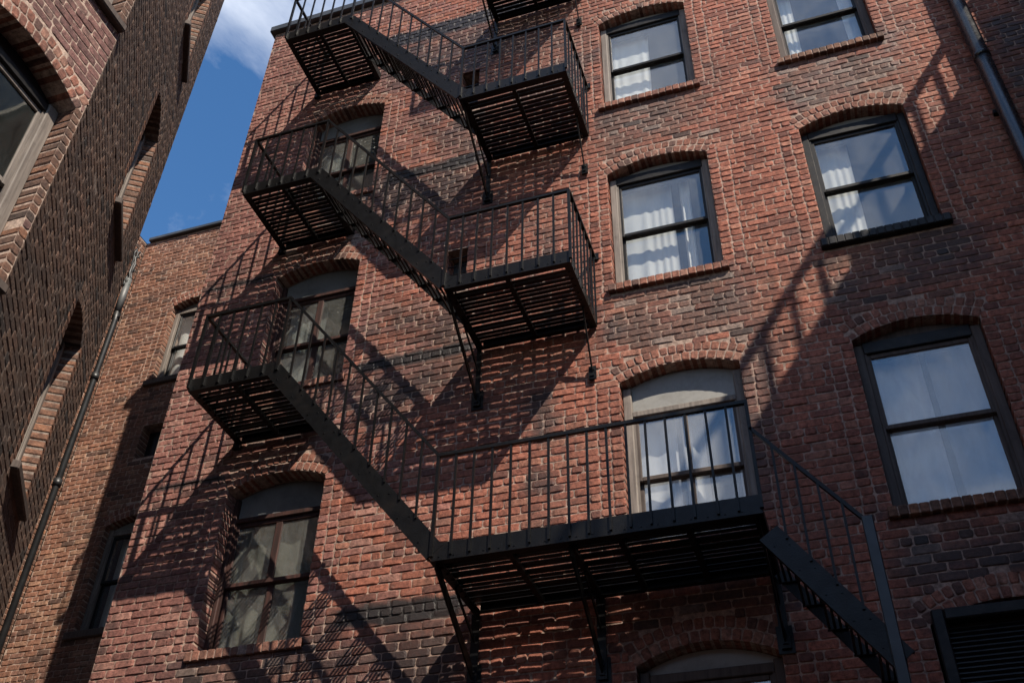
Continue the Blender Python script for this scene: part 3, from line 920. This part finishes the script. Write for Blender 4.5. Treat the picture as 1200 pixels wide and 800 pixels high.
for o in ro:
    room(rear, FB, o, side=.2)
    sash_window(rear, FB, o, M['frame_grey'], M['frame_black'], M['glass'], d=.10, jw=.07)
    s = MB(FB).bbox(o.u0 - .10, o.u1 + .1, -.05, .12, o.zs - .09, o.zs + .012, .01).build('window_sill', M['frame_brown'], rear)
v = MB(FB).add([(rh.u0, .2, rh.zs), (rh.u1, .2, rh.zs), (rh.u1, .2, rh.zp), (rh.u0, .2, rh.zp)], [(0, 1, 2, 3)]).build('vent_opening', M['louvre'], rear)
curtain(FB, -7.84, -7.0, 3.92, 5.36, .30, 'pale curtain drawn wide in place of a bright reflection behind the narrow sunlit rear window', M['curtain'], 2, .02)  # widened to stand in for the pane's bright sky reflection
curtain(FB, -7.80, -7.45, -.2, 1.25, .30, 'pale curtain behind the shaded rear window near the bottom', M['curtain'], 2, .02)

# ------------------------------------------------------------------ left alley building
A2 = np.array([-3.137, -3.891]); B2 = np.array([-4.916, -1.292])
dv = (B2 - A2) / np.linalg.norm(B2 - A2); LEN = np.linalg.norm(B2 - A2)
F2 = Frame((A2[0], A2[1], 0), (dv[1], -dv[0]))
F1 = Frame((A2[0], A2[1], 0), (1, 0))
LTOP = 9.6
left = empty('alley_building', (-6, -4.5, GZ), 'dark brown brick building looming steeply at the left edge', 'building')
FLAT = 0.45
mats = (M['brick_dark'], M['mortar_dark'], M['brick_dark'])
lo2 = [Opening(1.76, 2.44, -1.64 + 2.9 * k, .02 + 2.9 * k, .10) for k in range(3)]
lo1 = [Opening(-1.12, -.075, -1.42 + 2.9 * k, .34 + 2.9 * k, .13) for k in range(2)]
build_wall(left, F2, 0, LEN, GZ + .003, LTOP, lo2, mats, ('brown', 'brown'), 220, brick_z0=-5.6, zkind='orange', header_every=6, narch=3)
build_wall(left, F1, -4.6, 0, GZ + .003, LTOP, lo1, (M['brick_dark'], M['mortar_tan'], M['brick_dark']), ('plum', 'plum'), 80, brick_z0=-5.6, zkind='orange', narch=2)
b = MB()
poly = [(A2[0], A2[1] - 4.6), (-9.5, A2[1] - 4.6), (-9.5, B2[1]), (B2[0], B2[1])]
for (p, q) in zip(poly[:-1], poly[1:]):
    b.add([(p[0] - .004, p[1], GZ), (q[0] - .004, q[1], GZ), (q[0] - .004, q[1], LTOP), (p[0] - .004, p[1], LTOP)], [(3, 2, 1, 0)])
b.build('side_wall', M['mortar_dark'], left)
MB().add([(A2[0], A2[1] - 4.6, LTOP), (A2[0], A2[1], LTOP), (B2[0], B2[1], LTOP), (-9.5, B2[1], LTOP), (-9.5, A2[1] - 4.6, LTOP)], [(0, 1, 2, 3, 4)]).build('roof', M['roof'], left)
for fr, oo in ((F2, lo2), (F1, lo1)):
    for o in oo:
        room(left, fr, o, depth=1.0, side=.05 if fr is F1 else .1)
        sash_window(left, fr, o, M['frame_grey'], M['frame_grey'] if fr is F1 else M['frame_brown'], M['glass_dark'], d=.14 if fr is F1 else .13, jw=.10 if fr is F1 else .07, pmat=M['frame_black'], hmat=M['frame_black'])
        MB(fr).bbox(o.u0 - .07, o.u1 + .07, -.06, .12, o.zs - .07, o.zs + .01, .012).build('window_sill', M['frame_brown'], left)

FLAT = 1.0
# ------------------------------------------------------------------ neighbour on the right (outside the picture, shades the wall)
nb = empty('neighbour_building', (7.0, -5, GZ), 'brick building just outside the right edge of the picture with a roof railing', 'building')
NR, NX = 4.72, 5.0
FN = Frame((NX, 0, 0), (-1, 0))
b = MB().box(NX + .012, 9.5, -9.0, -.003, GZ, NR).build('wall', M['brick_plain'], nb)
t = MB().box(NX - .02, 9.5, -9.05, -.74, NR + .002, NR + .10).build('coping', M['coping'], nb)
MB().box(NX + .012, 8.0, -.72, -.004, NR + .002, 9.2).build('stair_tower', M['brick_plain'], nb)
r = MB().bar((NX + .06, -9, NR + .88), (NX + .06, -.75, NR + .88), .08, .075).build('roof_railing', M['iron'], nb)
y = -.8
while y > -9:
    MB().bar((NX + .06, y, NR + .1), (NX + .06, y, NR + .85), .045, .045, up=(1, 0, 0)).build('baluster', M['iron'], r)
    y -= .27

# ------------------------------------------------------------------ unseen building added behind the camera to block low sky light
op = empty('added_opposite_building', (-2, -17, GZ), 'brown brick building added unseen across the alley, behind the viewer, to block low sky', 'building')
FO = Frame((0, -13.5, 0), (0, 1))
oo = [Opening(u, u + 1.1, z, z + 1.7, .13) for u in (-8.2, -5, -1.8, 1.4, 4.6, 7.8) for z in (-5.6, -2.5)]
backing(FO, -13, 13, GZ + .003, .8, oo).build('wall', M['brick_plain'], op)
for o in oo:
    room(op, FO, o, depth=1.2, side=.2); sash_window(op, FO, o, M['frame_grey'], M['frame_black'], M['glass'])
MB().box(-13, 13, -19, -13.86, GZ, .79).build('body', M['brick_plain'], op)
MB().box(-13.05, 13.05, -13.85, -13.45, .801, .92).build('coping', M['coping'], op)

# ------------------------------------------------------------------ fire escape
fe = empty('fire_escape', (-1.4, -.5, GZ + 3), 'black iron fire escape with slatted landings and steep stairs on the red brick wall', 'fire escape')
YF, YI = -0.95, -0.42
I = M['iron']
LX0, LX1 = -4.0, -3.05
lev_L = [0.10, 2.90, 5.93]
lev_R = [0.72, 3.61, 6.50]
RX0_, RX1_ = -1.41, -0.18
RAIL = 0.95


def platform(x0, x1, zb, joists, nslat=15, feet=()):
    p = MB()
    p.box(x0, x1, YF - .006, YF + .006, zb, zb + .15)                       # front fascia
    p.box(x0, x1, YF + .0065, YF + .055, zb, zb + .010)                     # angle flange
    for x in (x0, x1):
        s = 1 if x == x0 else -1
        p.box(min(x, x + s * .010), max(x, x + s * .010), YF + .0565, -.012, zb, zb + .11)
        p.box(min(x + s * .0105, x + s * .070), max(x + s * .0105, x + s * .070), YF + .0565, -.012, zb, zb + .009)
    p.box(x0 + .072, x1 - .072, -.065, -.055, zb, zb + .09)
    p.box(x0 + .072, x1 - .072, -.0545, -.012, zb, zb + .008)
    po = p.build('landing', I, fe)
    for x in joists:
        MB().box(x - .022, x + .022, YF + .057, -.066, zb + .002, zb + .045).build('joist', I, po)
    n = nslat
    for k in range(n):
        y = YF + .085 + (0.95 - .16) * k / (n - 1)
        dz = RNG.normal(0, .003)
        MB().bbox(x0 + .012, x1 - .012, y - .0225, y + .0225, zb + .048 + dz, zb + .057 + dz, .002).build('slat', I, po)
    rv = MB()
    for k in range(int((x1 - x0) / .12)):
        x = x0 + .06 + k * .12
        rv.box(x - .006, x + .006, YF - .011, YF - .0062, zb + .028, zb + .040)
    for x in (x0, x1):
        s = 1 if x == x0 else -1
        for k in range(8):
            y = YF + .12 + k * .1; xx = x + s * .045
            rv.box(xx - .009, xx + .009, y - .009, y + .009, zb - .008, zb - .0002)
    tag(rv.build('rivets', I, po), kind='stuff')
    return po


def side(n, a, b):
    return [a + (b - a) * k / n for k in range(n + 1)]


def front_rail(x0, x1, zb, n, posts=True):
    zt = zb + RAIL
    r = MB().bar((x0 - .012, YF - .012, zt), (x1 + .012, YF - .012, zt), .034, .030).build('railing', I, fe)
    for i, x in enumerate(side(n, x0, x1)):
        w = .026 if i in (0, n) else .018
        lean = RNG.normal(0, .004)
        MB().bar((x + lean, YF - .014, zb + .035), (x, YF - .014, zt - .012), w, w, up=(0, 1, 0)).build('baluster', I, r)
    return r


def side_rail(x, zb, n, flange=True):
    zt = zb + RAIL
    r = MB().bar((x, YF, zt), (x, -.005, zt), .034, .030)
    if flange: r.box(x - .045, x + .045, -.022, -.004, zt - .045, zt + .045)
    r = r.build('railing', I, fe)
    for y in side(n, YF, -.04)[1:]:
        MB().bar((x, y, zb + .03), (x, y, zt - .012), .017, .017, up=(0, 1, 0)).build('baluster', I, r)
    return r


def strut(x, y0, zb, zf, w=.042):
    s = MB().bar((x, y0, zb - .005), (x, -.03, zf), .014, w)
    s.bar((x, -.03, zf - .08), (x, -.03, zf + .07), .07, .02, up=(0, 1, 0))
    s.box(x - .018, x + .018, -.052, -.0405, zf - .05, zf - .025); s.box(x - .018, x + .018, -.052, -.0405, zf + .02, zf + .045)
    if w > .05:
        s.bar((x, -.022, zf + .071), (x, -.022, zb - .002), w * .8, .016, up=(0, 1, 0))                # bar up the wall
        s.bar((x, y0 * .55, zb - .004), (x, -.03, zf + (zb - zf) * .55), .012, .03)                # inner brace
        s.box(x - .06, x + .06, -.0135, -.002, zf - .11, zf + .10)                                     # wall plate
    return s.build('bracket', I, fe)


def stair(xa, za, xb, zb_, y_out=YF, y_in=YI, nt=9, width=.165, rail_a=None, rail_b=None, nbal=10, name='stair'):
    pa = np.array([xa, 0, za]); pb = np.array([xb, 0, zb_]); d = pb - pa
    so = MB().bar((xa, y_out - .002, za), (xb, y_out - .002, zb_), .012, width)
    L = np.linalg.norm(d); dn = d / L; up = np.array([-dn[2], 0, dn[0]]); up = up if up[2] > 0 else -up
    for sgn in (1, -1):       # channel flanges
        e = up * (width / 2 - .005) * sgn
        so.bar(tuple(pa + e + [0, y_out + .018, 0]), tuple(pb + e + [0, y_out + .018, 0]), .034, .009)
    so = so.build(name, I, fe)
    si = MB().bar((xa, y_in, za - .03), (xb, y_in, zb_ - .03), .012, .09)
    si.build('inner_stringer', I, so)
    rv = MB()
    for k in range(nt):
        c = pa + d * (k + .55) / nt
        for s_ in (-.05, .05):
            rv.box(c[0] + s_ - .006, c[0] + s_ + .006, y_out - .013, y_out - .0082, c[2] - .006, c[2] + .006)
    tag(rv.build('rivets', I, so), kind='stuff')
    sx = 1 if xb > xa else -1
    for k in range(nt):
        c = pa + d * (k + .55) / nt
        t = MB()
        for j in range(5):
            x = c[0] + (j - 2) * .038
            t.box(x - .0085, x + .0085, y_out + .040, y_in - .008, c[2] - .006, c[2] + .006)
        t.box(c[0] - .09, c[0] + .09, y_out + .006, y_out + .040, c[2] - .020, c[2] - .0065)
        t.box(c[0] - .09, c[0] + .09, y_in - .030, y_in - .0065, c[2] - .016, c[2] - .0065)
        t.build('tread', I, so)
    if rail_a is not None:
        r = MB().bar((rail_a[0], y_out - .012, rail_a[1]), (rail_b[0], y_out - .012, rail_b[1]), .030, .026).build('handrail', I, so)
        for k in range(1, nbal):
            f = k / nbal; x = rail_a[0] + (rail_b[0] - rail_a[0]) * f; zt = rail_a[1] + (rail_b[1] - rail_a[1]) * f
            f2 = (x - xa) / (xb - xa); zl = za + (zb_ - za) * f2
            ln_ = RNG.normal(0, .004)
            MB().bar((x + ln_, y_out - .013, zl + width * .62), (x, y_out - .016, zt), .017, .017, up=(0, 1, 0)).build('stair_baluster', I, so)
    return so


for i, zb in enumerate(lev_L):
    platform(LX0, LX1, zb, [-3.52])
    front_rail(LX0, LX1, zb, 6)
    side_rail(LX0, zb, 6)
    f = MB().box(LX0 - .03, LX0 + .05, -.05, -.006, zb - .06, zb - .004); f.build('wall_plate', I, fe)
for i, zb in enumerate(lev_R):
    platform(RX0_, RX1_, zb, [-.80])
    if i < 2:
        front_rail(RX0_, RX1_, zb, 8); side_rail(RX1_, zb, 7)
    else:
        front_rail(RX0_, RX1_, zb, 8); side_rail(RX1_, zb, 7)
    strut(RX0_ + .02, YF + .04, zb, zb - .62, .06); strut(RX1_ - .06, -.32, zb, zb - .56, .026)
Z0 = -2.11
R0A, R0B = -1.32, 1.16
platform(R0A, R0B, Z0, [-.72, -.25, .12, .62])
front_rail(R0A, R0B, Z0, 16)
for x, zf in ((R0A + .02, -2.64), (-.25, -2.70), (1.12, -2.62)):
    strut(x, YF + .05, Z0, zf, .085)
# stairs between the landings
pairs = [(lev_L[0], Z0, R0A), (lev_L[1], lev_R[0], RX0_), (lev_L[2], lev_R[1], RX0_)]
for zl, zr, xr in pairs:
    stair(LX1 - .03, zl + .055, xr + .02, zr + .075, rail_a=(LX1, zl + RAIL), rail_b=(xr, zr + RAIL), nbal=11)
# the lowest flight, going down to the right
st = stair(1.175, -2.27, 1.86, -3.25, nt=5, width=.16, rail_a=(1.16, -1.40), rail_b=(1.82, -2.29), nbal=5)
MB().bbox(1.79, 1.865, YF - .04, YF - .010, -3.55, -2.26, .006).build('newel_post', M['newel'], st)

# ------------------------------------------------------------------ pipes, cables, ivy
p = MB(); p.tube([(3.95, -.13, GZ + .01), (3.95, -.13, 7.9)], .080, 20); p = p.build('drainpipe', M['pipe'], None, True)
tag(p, 'glossy black drainpipe running up the brick wall at the upper right', 'pipe')
MB().tube([(3.95, -.13, 3.14), (3.95, -.13, 3.24)], .084, 20).build('collar', M['pipe'], p, True)
for z in (0.2, 2.4, 4.9):
    MB().box(3.86, 4.04, -.05, -.002, z, z + .05).build('pipe_clamp', M['iron'], p)
bx, by = B2[0], B2[1]
nn = F2.n
pp = lambda s_, off, z: (A2[0] + dv[0] * s_ + nn[0] * off, A2[1] + dv[1] * s_ + nn[1] * off, z)
q = MB(); q.tube([pp(LEN - .02, .05, GZ + .01), pp(LEN - .02, .05, .95), pp(LEN - .05, .05, 1.05)], .030, 12)
q = q.build('drainpipe', M['pipe_grey'], None, True)
tag(q, 'thin dark downpipe on the far edge of the brown alley building', 'pipe')
MB().tube([pp(LEN - .05, .05, 1.051), pp(LEN - .05, .05, 1.50)], .036, 12).build('pale_length', M['pipe_pale'], q, True)
for z in (-1.0, .2, .98):
    MB().tube([pp(LEN - .02, .05, z), pp(LEN - .02, .05, z + .07)], .040, 12).build('collar', M['pipe_grey'], q, True)
cb = MB()
for k in range(4):
    pts = []
    for j in range(9):
        z = 1.40 + .065 * j + random.uniform(-.02, .02)
        pts.append(pp(LEN - .05 + random.uniform(-.035, .03), .02 + random.uniform(0, .05), z))
    cb.tube(pts, .014, 6)
cb = cb.build('cable_bundle', M['cable'], None, True)
tag(cb, 'tangle of black cables above the thin downpipe at the far edge of the alley building', 'cables')
